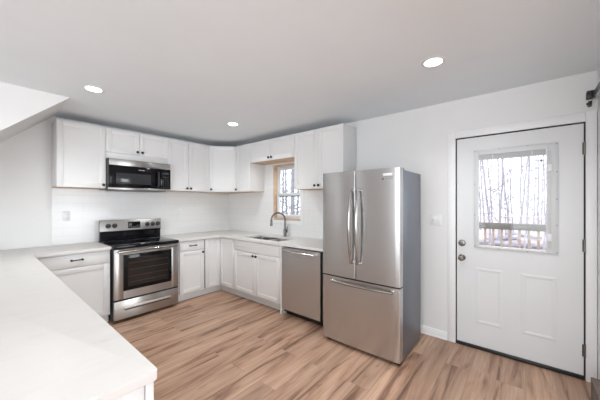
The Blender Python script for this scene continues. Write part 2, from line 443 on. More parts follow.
b = BM(); box(b, -0.0135, -0.012, -4.512, -4.534, 1.03, 1.86, .0005); obj('slider_track', b, plate_m, fr)
for z in (1.715, 1.125):
    b = BM(); box(b, -0.026, -0.0135, -4.508, -4.538, z - .03, z + .03, .003); obj('slider', b, plast_m, fr)
for (yy, zz) in [(-3.987, z) for z in (1.00, 1.30, 1.60, 1.915)] + [(-4.567, z) for z in (1.0, 1.23, 1.45, 1.68, 1.915)] + [(-4.18, 1.918), (-4.38, 1.918), (-4.18, 0.99), (-4.38, .99)]:
    b = BM(); cyl(b, (-0.0120, yy, zz), 0.005, 0.0025, '-x', 10); obj('screw', b, screw_m, fr)
b = BM(); box(b, 0.014, 0.018, -4.006, -4.552, 1.0, 1.905); obj('pane', b, glass_m, d)
# little dark tag hanging on the glass
b = BM(); box(b, 0.008, 0.011, -4.462, -4.482, 1.775, 1.795, .002)
bmesh.ops.rotate(b, cent=(0.0095, -4.472, 1.785), matrix=Matrix.Rotation(PI / 4, 3, 'X'), verts=b.verts)
box(b, 0.009, 0.010, -4.4715, -4.4725, 1.79, 1.832)
obj('cord_tag', b, screw_m, fr, label='small dark diamond tag hanging from the headrail')
for z, kind in ((1.017, 'deadbolt'), (0.872, 'knob')):
    b = BM()
    if kind == 'knob':
        lathe(b, (0.004, -3.877, z), [(0, 0), (.032, 0), (.032, .006), (.026, .010), (.012, .014), (.011, .030), (.022, .038), (.028, .048), (.028, .056), (.022, .064), (0, .066)], '-x')
        obj('door_knob', b, nickel_m, d)
    else:
        lathe(b, (0.004, -3.877, z), [(0, 0), (.032, 0), (.032, .008), (.027, .014), (.015, .016), (0, .016)], '-x')
        box(b, -0.026, -0.010, -3.872, -3.882, z - .017, z + .017, .003)
        obj('deadbolt', b, nickel_m, d)
for z in (1.855, 1.075, 0.235):
    b = BM(); cyl(b, (-0.006, -4.731, z - .05), 0.0105, 0.10, 'z', 14)
    for q in (-.052, .05): cyl(b, (-0.006, -4.731, z + q), 0.007, 0.004, 'z', 12)
    box(b, -0.0045, 0.001, -4.716, -4.744, z - .048, z + .048)
    obj('hinge', b, nickel_m, d)
b = BM(); frame(b, 0.0, 0.12, DY0, DY1, -0.1, DZ, 0.006, 0); 
obj('door_stop', b, darkgap_m, d)
b = BM(); box(b, 0.045, 0.115, -3.828, -4.729, 0.0, 0.02, .002); box(b, -0.012, 0.04, -3.830, -4.727, 0.001, 0.03, .004); obj('door_sweep', b, black_m, d)
# casing
b = BM()
box(b, -0.016, 0.0, -3.752, DY0, 0.0, 2.141, .004); box(b, -0.016, 0.0, DY1, -4.797, 0.0, 2.141, .004); box(b, -0.016, 0, DY0, DY1, DZ, 2.141, .004)
obj('casing', b, trim_m, d)

# ------------------------------------------------------------------ cabinets (local frame: x along the wall, -y out into the room)
RW = -PI / 2     # rotation for things on the sink wall
def shaker(x0, x1, z0, z1, yf, t=0.020, st=0.058, rec=0.008):
    bm = BM(); yb = yf + t; bv = .0016
    box(bm, x0, x0 + st, yf, yb, z0, z1, bv); box(bm, x1 - st, x1, yf, yb, z0, z1, bv)
    box(bm, x0 + st, x1 - st, yf, yb, z1 - st, z1, bv); box(bm, x0 + st, x1 - st, yf, yb, z0, z0 + st, bv)
    box(bm, x0 + st - .004, x1 - st + .004, yf + rec, yb - .002, z0 + st - .004, z1 - st + .004)
    return bm
def knob(x, z, yf, parent):
    b = BM(); lathe(b, (x, yf, z), [(0, 0), (.0065, 0), (.0055, .010), (.011, .014), (.0170, .017), (.0175, .022), (.0165, .026), (0, .027)], '-y', 20)
    return obj('knob', b, black_m, parent)
def pull(x0, x1, z, yf, parent):
    b = BM()
    tube(b, [(x0, yf - .028, z), (x1, yf - .028, z)], .0065, 10)
    for x in (x0 + .004, x1 - .004):
        lathe(b, (x, yf, z), [(0, 0), (.010, 0), (.008, .006), (.007, .018), (.010, .024), (.011, .029), (.008, .034), (0, .035)], '-y', 14)
    return obj('handle', b, black_m, parent)
G = 0.0018   # half gap between neighbouring doors
UB, UT = 1.598, 2.368
def upper(label, loc, rot, w, zb, doors, knobs, group='white shaker wall cabinets', zdoor=None, name='wall_cabinet'):
    t = thing(name, label, 'cabinet', (loc[0], loc[1], zb), rot, group)
    zt = UT - zb
    b = BM(); box(b, 0.0006, w - .0006, -0.300, -0.009 if False else -0.0085, 0.012, zt, .001); body = obj('body', b, cab_m, t)
    b = BM(); box(b, 0.001, w - .001, -0.299, -0.0085, 0.0, 0.0118); obj('underside', b, tan_m, t, label='raw tan plywood underside')
    zd = 0.004 if zdoor is None else zdoor - zb
    for (x0, x1), kx in zip(doors, knobs):
        dr = obj('door', shaker(x0 + G, x1 - G, zd, zt - 0.003, -0.3215), cab_m, t)
        if kx is not None: knob(kx, zd + 0.040, -0.3215, dr)
    return t
upper('single-door wall cabinet left of the microwave, the leftmost wall cabinet', (-2.540, 0), 0, 0.466, UB, [(0, .466)], [.466 - .029])
u = upper('short two-door cabinet right above the microwave', (-2.0735, 0), 0, 0.771, 1.9780, [(0, .3855), (.3855, .771)], [.3855 - .030, .3855 + .030], zdoor=2.062)
upper('two-door wall cabinet between microwave and corner', (-1.302, 0), 0, 0.6915, UB, [(0, .3120), (.3120, .6915)], [.3120 - .030, .3120 + .030])
# diagonal corner wall cabinet
t = thing('corner_wall_cabinet', 'diagonal-front wall cabinet in the room corner with one door', 'cabinet', (0, 0, UB), 0, 'white shaker wall cabinets')
hz = UT - UB
pts = [(-.0085, -.0085), (-.610, -.0085), (-.610, -.300), (-.300, -.610), (-.0085, -.610)]
b = BM(); prism(b, pts, 0.012, hz); obj('body', b, cab_m, t)
b = BM(); prism(b, [(x * .998, y * .998) for x, y in pts], 0, 0.0118); obj('underside', b, tan_m, t, label='raw tan plywood underside')
L45 = math.hypot(.31, .31)
b = shaker(0.004, L45 - 0.004, 0.004, hz - .003, -0.0205, st=.052)
Md = Matrix.Translation((-.610, -.300, 0)) @ Matrix.Rotation(-PI / 4, 4, 'Z')
bmesh.ops.transform(b, matrix=Md, verts=b.verts); dr = obj('door', b, cab_m, t)
k = knob(0.034, 0.044, -0.0205, None); k.parent = dr
k.data.transform(Md)
upper('narrow one-door wall cabinet between the corner cabinet and the window', (0, -0.611), RW, 0.382, UB, [(0.010, .382)], [.040])
upper('short two-door wall cabinet over the kitchen window', (0, -0.994), RW, 0.934, 2.0500, [(0, .467), (.467, .934)], [.467 - .030, .467 + .030])
upper('tall two-door wall cabinet between window and refrigerator', (0, -1.929), RW, 0.774, UB, [(0, .387), (.387, .774)], [.387 - .030, .387 + .030])

BZ = 0.8745     # top of the base cabinets
def base(label, loc, rot, w, name='base_cabinet', toe=True, top=None):
    t = thing(name, label, 'cabinet', (loc[0], loc[1], 0), rot, 'white shaker base cabinets')
    b = BM(); box(b, .0006, w - .0006, -.605, -.0005, 0.105, top or BZ); obj('body', b, cab_m, t)
    if toe:
        b = BM(); box(b, .001, w - .001, -.545, -.02, 0.0, 0.1045); obj('toe_kick', b, caulk_m, t)
    return t
def slabfront(x0, x1, z0, z1, yf, parent, name='drawer'):
    b = BM(); box(b, x0 + G, x1 - G, yf, yf + .020, z0, z1, .002); return obj(name, b, cab_m, parent)
YF = -0.6265
# right of the range
t = base('narrow base cabinet with one drawer and one door right of the range', (-1.292, 0), 0, 0.397)
dr = slabfront(0.01, .392, .727, .858, YF, t); pull(.155, .255, .796, YF, dr)
dr = obj('door', shaker(0.01 + G, .392 - G, .118, .720, YF), cab_m, t); knob(.392 - .034, .682, YF, dr)
# left of the range, beside the peninsula
t = base('base cabinet with one drawer and one door left of the range', (-2.768, 0), 0, 0.662)
dr = slabfront(0.012, .654, .723, .858, YF, t); pull(.30, .40, .800, YF, dr)
obj('door', shaker(.012 + G, .654 - G, .118, .716, YF), cab_m, t)
# corner cabinet with folding door
t = thing('corner_base_cabinet', 'inside-corner base cabinet with a folding two-leaf door', 'cabinet', (0, 0, 0), 0, 'white shaker base cabinets')
b = BM(); prism(b, [(-.0005, -.0005), (-.8945, -.0005), (-.8945, -.605), (-.605, -.605), (-.605, -.985), (-.0005, -.985)], .105, BZ); obj('body', b, cab_m, t)
b = BM(); prism(b, [(-.02, -.02), (-.8945, -.02), (-.8945, -.545), (-.545, -.545), (-.545, -.985), (-.02, -.985)], 0, .1045); obj('toe_kick', b, caulk_m, t)
obj('door', shaker(-.881, -.6275, .118, .858, YF), cab_m, t)
b = shaker(.6275, .973, .118, .858, YF); bmesh.ops.rotate(b, cent=(0, 0, 0), matrix=Matrix.Rotation(RW, 3, 'Z'), verts=b.verts); obj('door', b, cab_m, t)
b = BM(); box(b, -.8940, -.8840, -.6065, -.605, .118, .858); obj('shadow_gap', b, darkgap_m, t)  # dark strip painting the shade beside the folding door
# sink base
t = base('wide sink base cabinet with two doors under the sink', (0, -.986), RW, 0.972, 'sink_base_cabinet', top=.69)
b = BM(); box(b, .0006, .9714, -.605, -.570, .6905, BZ); box(b, .0006, .9714, -.10, -.0005, .6905, BZ); obj('top_rail', b, cab_m, t)
slabfront(.004, .962, .716, .858, YF, t, 'false_drawer_front')
for x0, x1, kx in ((.004, .483, .483 - .030), (.483, .962, .483 + .030)):
    dr = obj('door', shaker(x0 + G, x1 - G, .118, .708, YF), cab_m, t); knob(kx, .672, YF, dr)
b = BM(); box(b, .966, .9995, -.6250, -.02, 0.0, BZ); obj('end_stile', b, cab_m, t)
# black sheet put in for the shade of the gap by the refrigerator
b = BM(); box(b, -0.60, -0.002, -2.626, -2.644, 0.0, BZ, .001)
tag(obj('end_panel', b, blackp_m), 'black sheet standing for the shade in the gap between dishwasher and refrigerator', 'panel')
# peninsula
t = thing('peninsula_cabinet', 'cabinet run under the peninsula counter, shaker end panel facing the camera', 'cabinet', (-3.223, -3.488, 0))
t['group'] = 'white shaker base cabinets'
b = BM(); box(b, -.44, .452, .021, 3.485, .105, BZ); obj('body', b, cab_m, t)
b = BM(); box(b, -.40, .40, .03, 3.45, 0.0, .1045); obj('toe_kick', b, caulk_m, t)
b = shaker(-.44, .425, .106, BZ - .002, 0.0, st=.06); obj('end_panel', b, cab_m, t)
b = BM(); box(b, .428, .452, 0.001, .020, 0.106, BZ - .002, .002); obj('corner_stile', b, cab_m, t)

# ------------------------------------------------------------------ worktops
CT0, CT1 = 0.8755, 0.906
def arc(cx, cy, r, a0, a1, n=6):
    return [(cx + r * math.cos(math.radians(a0 + (a1 - a0) * i / n)), cy + r * math.sin(math.radians(a0 + (a1 - a0) * i / n))) for i in range(n + 1)]
F = -0.651
pts = [(-2.105, -.0085), (-2.105, F)] + [(-2.752, F)] + [(-2.764, F - .012)] + arc(-2.762 - .010, -3.497 + .010, .010, 0, -90) + arc(-3.72 + .03, -3.497 + .03, .03, 270, 180) + [(-3.72, -.0085)]
b = BM(); prism(b, pts, CT0, CT1, .0025)
tag(obj('peninsula_worktop', b, quartz_m), 'large white quartz peninsula worktop in the foreground reaching left of the range', 'worktop')
# sink-side worktop with a cut-out
SX0, SX1, SY0, SY1 = -.555, -.165, -1.11, -1.86
b = BM()
xs = [F, SX0, SX1, -.0085]; 
outer = [(-1.333, -.0085), (-1.333, F), (F - .03, F), (F - .009, F - .009), (F, F - .03)]
# L-leg toward the range and corner block
prism(b, [(-1.330, -.0085), (-1.330, F), (F - .03, F), (F - .009, F - .009), (F, F - .03), (F, SY0), (-.0085, SY0), (-.0085, -.0085)], CT0, CT1)
box(b, F, SX0, SY0, SY1, CT0, CT1); box(b, SX1, -.0085, SY0, SY1, CT0, CT1)
box(b, F, -.0085, SY1, -2.645, CT0, CT1)
bmesh.ops.remove_doubles(b, verts=b.verts, dist=.0002)
tag(obj('sink_worktop', b, quartz_m, autosm=False), 'white quartz worktop around the corner holding the sink', 'worktop')
# sink
t = thing('kitchen_sink', 'double-bowl stainless undermount sink below the kitchen window', 'sink', (0, 0, .70))
def bowl(y0, y1):
    bm = BM(); x0, x1 = SX0 - .002, SX1 + .002; zt = .1745; th = .004
    n = 5
    def rr(x0, x1, y0, y1, r, z):
        P = []
        for cx, cy, a in ((x1 - r, y0 - r, 0), (x0 + r, y0 - r, 90), (x0 + r, y1 + r, 180), (x1 - r, y1 + r, 270)):
            for i in range(n + 1):
                q = math.radians(a + 90 * i / n); P.append(bm.verts.new((cx + r * math.cos(q), cy + r * math.sin(q), z)))
        return P
    loops = [rr(x0 - .012, x1 + .012, y0 + .004, y1 - .004, .04, zt), rr(x0, x1, y0, y1, .035, zt), rr(x0 + .006, x1 - .006, y0 - .006, y1 + .006, .04, .02),
             rr(x0 + .03, x1 - .03, y0 - .03, y1 + .03, .05, 0.0)]
    for a, c in zip(loops[:-1], loops[1:]):
        for k in range(len(a)): bm.faces.new((a[k], a[(k + 1) % len(a)], c[(k + 1) % len(a)], c[k]))
    bm.faces.new(loops[-1])
    return bm
ym = -1.475
for a0_, a1_ in ((SY0 + .002, ym + .012), (ym - .012, SY1 - .002)):
    bw = obj('bowl', bowl(a0_, a1_), sink_m, t)
    b = BM(); lathe(b, ((SX0 + SX1) / 2, (a0_ + a1_) / 2, 0.0005), [(0, .004), (.018, .003), (.030, .001), (.042, .003), (.045, 0)], 'z'); obj('drain', b, chrome_m, bw)
b = BM(); box(b, SX0, SX1, ym + .016, ym - .016, .06, .1735, .006); obj('divider', b, chrome_m, t)
# faucet
t = thing('kitchen_faucet', 'brushed nickel gooseneck pull-down faucet behind the sink', 'faucet', (-.095, -1.545, CT1))
b = BM(); lathe(b, (0, 0, 0), [(0, 0), (.028, 0), (.028, .006), (.023, .012), (.0225, .10), (.019, .112), (.0145, .12), (0, .12)]); obj('faucet_body', b, nickel_m, t)
dirv = Vector((-.80, .60, 0)).normalized(); R = .105
P = [Vector((0, 0, .11)), Vector((0, 0, .20))]
P += [Vector((0, 0, .255)) + dirv * (R - R * math.cos(math.radians(a))) + Vector((0, 0, R * math.sin(math.radians(a)))) for a in range(0, 186, 12)]
b = BM(); tube(b, P, .0125, 16); obj('gooseneck', b, nickel_m, t)
e = P[-1]; b = BM()
tube(b, [e + Vector((0, 0, .006)), e, e - Vector((0, 0, .04)), e - Vector((0, 0, .085)), e - Vector((0, 0, .092))], [.0135, .0165, .0175, .0205, .016], 18); obj('spray_head', b, nickel_m, t)
b = BM(); tube(b, [(0, -.018, .075), (0, -.042, .075)], [.014, .013], 14)
tube(b, [(0, -.038, .075), (-.004, -.046, .10), (-.012, -.052, .155)], [.008, .0065, .0055], 10); obj('lever_handle', b, nickel_m, t)

# ------------------------------------------------------------------ range
RX, RWd = -2.0965, 0.762
t = thing('electric_range', 'freestanding stainless electric range with black glass cooktop', 'range', (RX, 0, 0))
b = BM(); box(b, .003, RWd - .003, -.655, -.03, .03, .8735, .003); body = obj('body', b, blackp_m, t, label='black side panels')
for x in (.05, RWd - .05):
    for y in (-.60, -.09):
        b = BM(); cyl(b, (x, y, 0), .018, .032); obj('foot', b, black_m, t)
b = BM(); box(b, -.004, RWd + .004, -.708, -.075, .874, .909, .006, 3); ck = obj('cooktop', b, blackg_m, t)
ring_m = mat('burner_mark', (0.045, 0.045, 0.048), .25)
for cx, cy, r in ((.20, -.52, .115), (.57, -.52, .09), (.20, -.24, .08), (.57, -.24, .105), (.385, -.22, .055)):
    b = BM()
    for rr_ in (r, r * .62):
        lathe(b, (cx, cy, .9091), [(rr_ - .0025, 0), (rr_ - .0025, .0003), (rr_, .0003), (rr_, 0)], 'z', 40)
    obj('burner_ring', b, ring_m, ck)
# oven door (stainless frame around a black glass window)
b = BM(); yo, yi = -.700, -.658
x0, x1, z0, z1 = .004, RWd - .004, .276, .866
wx0, wx1, wz0, wz1 = .100, .668, .368, .797
box(b, x0, wx0, yo, yi, z0, z1, .004); box(b, wx1, x1, yo, yi, z0, z1, .004)
box(b, wx0, wx1, yo, yi, wz1, z1, .0); box(b, wx0, wx1, yo, yi, z0, wz0, .0)
od = obj('oven_door', b, steel_h, t)
b = BM(); box(b, wx0 - .001, wx1 + .001, yo - .002, yo + .006, wz0, wz1, .001)
g = obj('oven_glass', b, blackg_m, od)
inner_m = mat('oven_inside_glass', (0.022, 0.018, 0.016), .10, spec=.4)
b = BM(); box(b, wx0 + .045, wx1 - .045, yo - .0028, yo - .002, wz0 + .045, wz1 - .045); obj('viewing_window', b, inner_m, g)
b = BM()
for z in (.46, .53, .61, .69):
    box(b, wx0 + .055, wx1 - .055, yo - .0034, yo - .0028, z, z + .003)
obj('oven_rack', b, mat('rack_seen', (.12, .11, .10), .3, .5), g, label='faint oven racks behind the glass')
b = BM()
hy = yo - .052
tube(b, [(.035, hy, .842), (.10, hy - .006, .845), (.38, hy - .012, .847), (.66, hy - .006, .845), (.727, hy, .842)], .0135, 16)
for x in (.055, .707): tube(b, [(x, yo + .002, .842), (x, hy, .842)], .011, 12)
obj('oven_handle', b, steel_hd, od)
b = BM(); box(b, .004, RWd - .004, yo, yi, .040, .256, .004); dw = obj('storage_drawer', b, steel_h, t)
b = BM(); box(b, .006, RWd - .006, yo + .003, yi, .2565, .2755); obj('gap_shade', b, darkgap_m, t)  # black filler painting the shade between oven door and drawer
b = BM(); box(b, .110, .650, yo - .0008, yo + .001, .136, .152, .0003); obj('grip_shade', b, mat('recess_shade', (.09, .085, .08), .4, .6), dw)  # dark strip on the face, painted shade under the grip
b = BM(); box(b, .105, .655, yo - .012, yo + .001, .153, .176, .004, 3); obj('drawer_grip', b, mat('grip_satin', (.62, .60, .58), .45, .7), dw)
# backguard
b = BM()
pr = [(-.075, .9095), (-.03, .9095), (-.03, 1.180), (-.072, 1.180), (-.082, 1.173), (-.088, 1.035), (-.075, 1.02)]
va = [b.verts.new((.004, y, z)) for y, z in pr]; vb = [b.verts.new((RWd - .004, y, z)) for y, z in pr]
b.faces.new(va); b.faces.new(vb)
for i in range(len(pr)): b.faces.new((va[i], va[(i + 1) % 7], vb[(i + 1) % 7], vb[i]))
bgd = obj('backguard', b, blackg_m, t); bgd.location.y = -.06
b = BM()
pr = [(-.0895, 1.042), (-.0845, 1.178), (-.080, 1.186), (-.028, 1.186), (-.028, 1.182), (-.078, 1.182), (-.0825, 1.175), (-.0865, 1.042)]
va = [b.verts.new((.0, y, z)) for y, z in pr]; vb = [b.verts.new((RWd, y, z)) for y, z in pr]
b.faces.new(va); b.faces.new(vb)
for i in range(len(pr)): b.faces.new((va[i], va[(i + 1) % 8], vb[(i + 1) % 8], vb[i]))
cp = obj('control_panel', b, steel_h, t); cp.location.y = -.06
for x in (.092, .165, .572, .644, .718):
    b = BM(); lathe(b, (x, -.088, 1.112), [(0, 0), (.031, 0), (.031, .007), (.026, .010), (.024, .026), (.020, .029), (0, .029)], '-y', 24)
    box(b, x - .004, x + .004, -.121, -.116, 1.090, 1.134, .001)
    kb = obj('knob', b, black_m, cp)
    b = BM(); box(b, x - .001, x + .001, -.1216, -.1211, 1.122, 1.132); obj('knob_pointer', b, mark_m, kb)
b = BM(); box(b, .325, .480, -.0925, -.086, 1.068, 1.155, .002); dp = obj('display', b, blackg_m, cp)
def seg_digit(bm, x, z, h, s, y):
    w_ = h * .55; q = h * .12
    segs = {'a': (x, x + w_, z + h - q, z + h), 'g': (x, x + w_, z + h / 2 - q / 2, z + h / 2 + q / 2), 'd': (x, x + w_, z, z + q),
            'f': (x, x + q, z + h / 2, z + h), 'b': (x + w_ - q, x + w_, z + h / 2, z + h), 'e': (x, x + q, z, z + h / 2), 'c': (x + w_ - q, x + w_, z, z + h / 2)}
    for c in s: a = segs[c]; box(bm, a[0], a[1], y - .0004, y, a[2], a[3])
b = BM()
for i in range(6):
    box(b, .335 + i * .024, .345 + i * .024, -.0930, -.0925, 1.083, 1.087)
for i in (0, 1, 4, 5): box(b, .335 + i * .024, .345 + i * .024, -.0930, -.0925, 1.10, 1.104)
obj('panel_marking', b, mark_m, dp)

# ------------------------------------------------------------------ microwave
MX, MW = -2.0725, .769
t = thing('microwave', 'black and stainless over-the-range microwave above the range', 'microwave', (MX, 0, 1.575))
b = BM(); box(b, .0, MW, -.365, -.009, .012, .4015, .003); obj('body', b, blackp_m, t)
b = BM(); box(b, .004, MW - .004, -.402, -.365, .320, .4005, .003); obj('vent_grille', b, steel_h, t, label='stainless band along the top')
b = BM(); box(b, .0, .012, -.402, -.365, .03, .4005, .002); obj('side_trim', b, blackp_m, t)
b = BM(); box(b, .013, .628, -.405, -.366, .040, .319, .004); md = obj('door', b, blackg_m, t)
b = BM(); box(b, .085, .500, -.4062, -.405, .085, .225, .0005); obj('window', b, mat('micro_window', (.03, .03, .034), .12, spec=.4), md)
b = BM(); box(b, .345, .415, -.4058, -.405, .274, .282); obj('wordmark', b, mark_m, md, label='tiny pale wordmark strip')
b = BM(); tube(b, [(.590, -.404, .065), (.590, -.434, .075), (.590, -.440, .17), (.590, -.434, .265), (.590, -.404, .275)], .010, 12); obj('handle', b, black_m, md)
b = BM(); box(b, .630, MW - .004, -.405, -.366, .040, .319, .003); kp = obj('control_panel', b, blackg_m, t)
b = BM(); box(b, .650, .745, -.4058, -.405, .245, .275); obj('display', b, mat('dim_display', (.03, .04, .045), .1), kp)
for r in range(6):
    for c in range(3):
        b = BM(); box(b, .655 + c * .033, .673 + c * .033, -.4056, -.405, .065 + r * .028, .070 + r * .028)
        obj('key', b, mat('key_print', (.14, .14, .14), .5), kp)
b = BM(); box(b, .0, MW, -.408, -.366, .012, .038, .004); obj('bottom_trim', b, steel_h, t)
b = BM(); box(b, .06, MW - .06, -.38, -.06, .0, .0118, .002); obj('grease_filter', b, mat('filter_grey', (.2, .2, .2), .5, .5), t)

# ------------------------------------------------------------------ dishwasher
t = thing('dishwasher', 'stainless dishwasher between sink cabinet and refrigerator', 'dishwasher', (0, -1.992, 0), RW)
b = BM(); box(b, .008, .625, -.600, -.04, .04, .868, .002); obj('body', b, blackp_m, t)
b = BM()
prof = [(-.603, .082), (-.640, .082), (-.6465, .090), (-.6465, .852), (-.640, .860), (-.603, .860)]
va = [b.verts.new((.012, y, z)) for y, z in prof]; vb = [b.verts.new((.606, y, z)) for y, z in prof]
b.faces.new(va); b.faces.new(vb)
for i in range(6): b.faces.new((va[i], va[(i + 1) % 6], vb[(i + 1) % 6], vb[i]))
dd = obj('door', b, steel_v, t)
b = BM(); tube(b, [(.075 + .46 * i / 12, -.682 - .014 * math.sin(PI * i / 12), .822) for i in range(13)], .0125, 14)
for x in (.082, .528): tube(b, [(x, -.645, .822), (x, -.683, .822)], [.013, .011], 12)
obj('handle', b, chrome_m, dd)
b = BM(); box(b, .012, .60, -.560, -.53, .0, .08, .002); obj('kick_plate', b, black_m, t)

# ------------------------------------------------------------------ refrigerator
FY, FW, FX = -2.738, .803, .797
t = thing('refrigerator', 'tall stainless french-door refrigerator with bottom freezer drawer', 'refrigerator', (0, FY, 0), RW)
b = BM(); box(b, .004, FW - .004, -.715, -.186, .028, 1.712, .004); body = obj('body', b, grey_m, t, label='dark grey painted side panels')
for x in (.05, FW - .04):
    b = BM(); box(b, x - .025, x + .025, -.760, -.70, .0, .040, .004); obj('foot', b, black_m, t)
for x in (.05, FW - .05):
    b = BM(); cyl(b, (x, -.24, 0), .02, .03); obj('roller', b, black_m, t)
def fdoor(x0, x1, z0, z1, bulge=.012):
    """door with rounded vertical edges and a slightly bowed face"""
    bm = BM(); r = .006; P = [(x0, -.722)]
    P += [(x0 + r - r * math.cos(a), -FX + r - r * math.sin(a)) for a in [PI / 2 * i / 4 for i in range(5)]]
    n = 10
    for i in range(1, n):
        x = x0 + r + (x1 - x0 - 2 * r) * i / n; P.append((x, -FX - bulge * 0.5 * math.sin(PI * i / n)))
    P += [(x1 - r + r * math.sin(a), -FX + r - r * math.cos(a)) for a in [PI / 2 * i / 4 for i in range(5)]]
    P += [(x1, -.722)]
    prism(bm, P, z0, z1, .0)
    return bm
zs = .682
b = BM(); box(b, .012, FW - .012, -.723, -.712, .04, 1.70); obj('gasket', b, black_m, t)
sp = .380
l = obj('door', fdoor(.0, sp - .003, zs + .006, 1.7255), steel_y, t)
r_ = obj('door', fdoor(sp + .003, FW, zs + .006, 1.7255), steel_y, t)
fz = obj('freezer_drawer', fdoor(.0, FW, .036, zs - .006), steel_y, t)
def bow_handle(pts, rads, parent, feet):
    b = BM(); tube(b, pts, rads, 16, 1.0)
    for p in feet: tube(b, [(p[0], -FX + .003, p[2]), p], [.015, .013], 12)
    return obj('handle', b, steel_hd, parent)
n = 16
for x, par in ((sp - .036, l), (sp + .040, r_)):
    pts = [(x, -FX - .030 - .036 * math.sin(PI * i / n), .835 + (1.55 - .835) * i / n) for i in range(n + 1)]
    rr_ = [.010 + .0075 * math.sin(PI * i / n) for i in range(n + 1)]
    bow_handle(pts, rr_, par, [(x, -FX - .032, .845), (x, -FX - .032, 1.540)])
pts = [(.120 + (.745 - .120) * i / n, -FX - .030 - .022 * math.sin(PI * i / n), .637) for i in range(n + 1)]
bow_handle(pts, [.009 + .004 * math.sin(PI * i / n) for i in range(n + 1)], fz, [(.130, -FX - .031, .637), (.735, -FX - .031, .637)])
for x in (.02, FW - .085):
    b = BM(); box(b, x, x + .065, -.765, -.65, 1.7125, 1.738, .006) if False else box(b, x, x + .065, -.718, -.63, 1.7122, 1.735, .006); obj('hinge_cover', b, blackp_m, t)
b = BM(); box(b, .655, .735, -FX - .0062, -FX + .0, 1.658, 1.680, .0005); st_ = obj('badge', b, plast_m, r_, label='white sticker at the top of the right door')
b = BM(); box(b, .675, .740, -FX - .0062, -FX, 1.628, 1.650, .0008); bd = obj('badge', b, screw_m, r_, label='dark name badge under the sticker')
b = BM()
for i in range(7):
    x = .6815 + i * .0080; box(b, x, x + .0045, -FX - .0068, -FX - .0062, 1.6345, 1.6435)
obj('badge_lettering', b, mat('badge_silver', (.55, .55, .55), .4, .3), bd)
b = BM(); box(b, .640, .662, -FX - .0055, -FX, 1.622, 1.640, .0005); obj('badge', b, nickel_m, r_)

# ------------------------------------------------------------------ wall plates
def duplex(label, loc, rot, kind='outlet'):
    t = thing('wall_outlet' if kind == 'outlet' else 'light_switch', label, 'outlet' if kind == 'outlet' else 'switch', loc, rot)
    wd = .072 if kind == 'outlet' else .118
    b = BM(); box(b, -wd / 2, wd / 2, -.006, 0, -.058, .058, .003); obj('plate', b, plast_m, t)
    if kind == 'outlet':
        for z in (-.020, .020):
            b = BM(); box(b, -.017, .017, -.008, -.006, z - .014, z + .014, .0015); f = obj('receptacle', b, plast_m, t)
            b = BM(); box(b, -.007, -.005, -.0085, -.008, z - .004, z + .005); box(b, .005, .007, -.0085, -.008, z - .004, z + .005); obj('slot', b, black_m, f)
    else:
        b = BM(); box(b, -.041, -.008 - .0, -.009, -.006, -.033, .033, .0015) if False else box(b, -.0415, -.0085, -.0075, -.006, -.033, .033, .001); obj('toggle_plate', b, plast_m, t)
        b = BM(); box(b, -.029, -.021, -.017, -.0075, -.010, .008, .002); obj('toggle', b, plate_m, t)
        b = BM(); box(b, .0085, .0415, -.010, -.006, -.033, .033, .002); obj('rocker', b, plast_m, t)
    return t
duplex('white double light switch plate between refrigerator and back door', (0, -3.637, 1.239), RW, 'switch')
duplex('duplex outlet on the backsplash left of the range', (-2.405, -.008, 1.253), 0)
duplex('duplex outlet on the backsplash right of the range', (-.985, -.008, 1.26), 0)

# ------------------------------------------------------------------ ceiling lights
def can(x, y, label):
    t = thing('recessed_light', label, 'ceiling light', (x, y, H), 0, 'recessed ceiling lights')
    b = BM(); lathe(b, (0, 0, 0), [(.0605, 0), (.0605, -.004), (.078, -.004), (.084, -.001), (.084, 0), (.0605, 0)], 'z', 40); obj('trim_ring', b, plast_m, t)
    l = bpy.data.lights.new('downlight', 'SPOT'); l.energy = SPOT; l.spot_size = math.radians(142); l.spot_blend = 0.9
    l.shadow_soft_size = 0.055; l.color = (0.94, 0.965, 0.955)
    lo = bpy.data.objects.new('downlight', l); col.objects.link(lo); lo.parent = t; lo.location = (0, 0, -0.012)
    b = BM(); lathe(b, (0, 0, 0), [(0, -.003), (.060, -.003), (.060, -.0005), (0, -.0005)], 'z', 40); obj('diffuser', b, lamp_m, t)
    return t
can(-2.431, -1.335, 'round recessed ceiling light above the left end of the range run')
can(-.947, -1.40, 'round recessed ceiling light above the sink corner')
can(-.957, -3.843, 'round recessed ceiling light above the floor by refrigerator and back door')
can(-2.431, -3.843, 'round recessed ceiling light above the camera and the peninsula end')

# ------------------------------------------------------------------ barn door rail on the short wall, wooden box
t = thing('barn_door_rail', 'black barn door rail end mounted high on wall right of back door', 'rail', (-.065, YC, 2.215))
b = BM(); box(b, -1.75, .0, .036, .042, 0, .04, .001); obj('rail', b, black_m, t)
b = BM(); box(b, -.055, -.003, .026, .072, .004, .062, .003); obj('end_stop', b, black_m, t)
b = BM(); box(b, -.035, .004, .042, .062, -.052, -.012, .003); tube(b, [(-.016, .042, -.03), (-.016, .070, -.03)], .010, 12); obj('stop_bracket', b, black_m, t)
b = BM(); cyl(b, (.012, .0, .018), .010, .050, 'y', 16); obj('mounting_bolt', b, chrome_m, t)
fwv = Vector((math.cos(math.radians(39.82)), math.sin(math.radians(39.82)), 0)); rtv = Vector((fwv.y, -fwv.x, 0))
b = BM(); box(b, -.90, -.34, YC + .003, YC + .080, 0.0, .19, .002)
tag(obj('floor_box', b, brown_m), 'low dark brown wooden block on the floor at the right edge by the door', 'block')

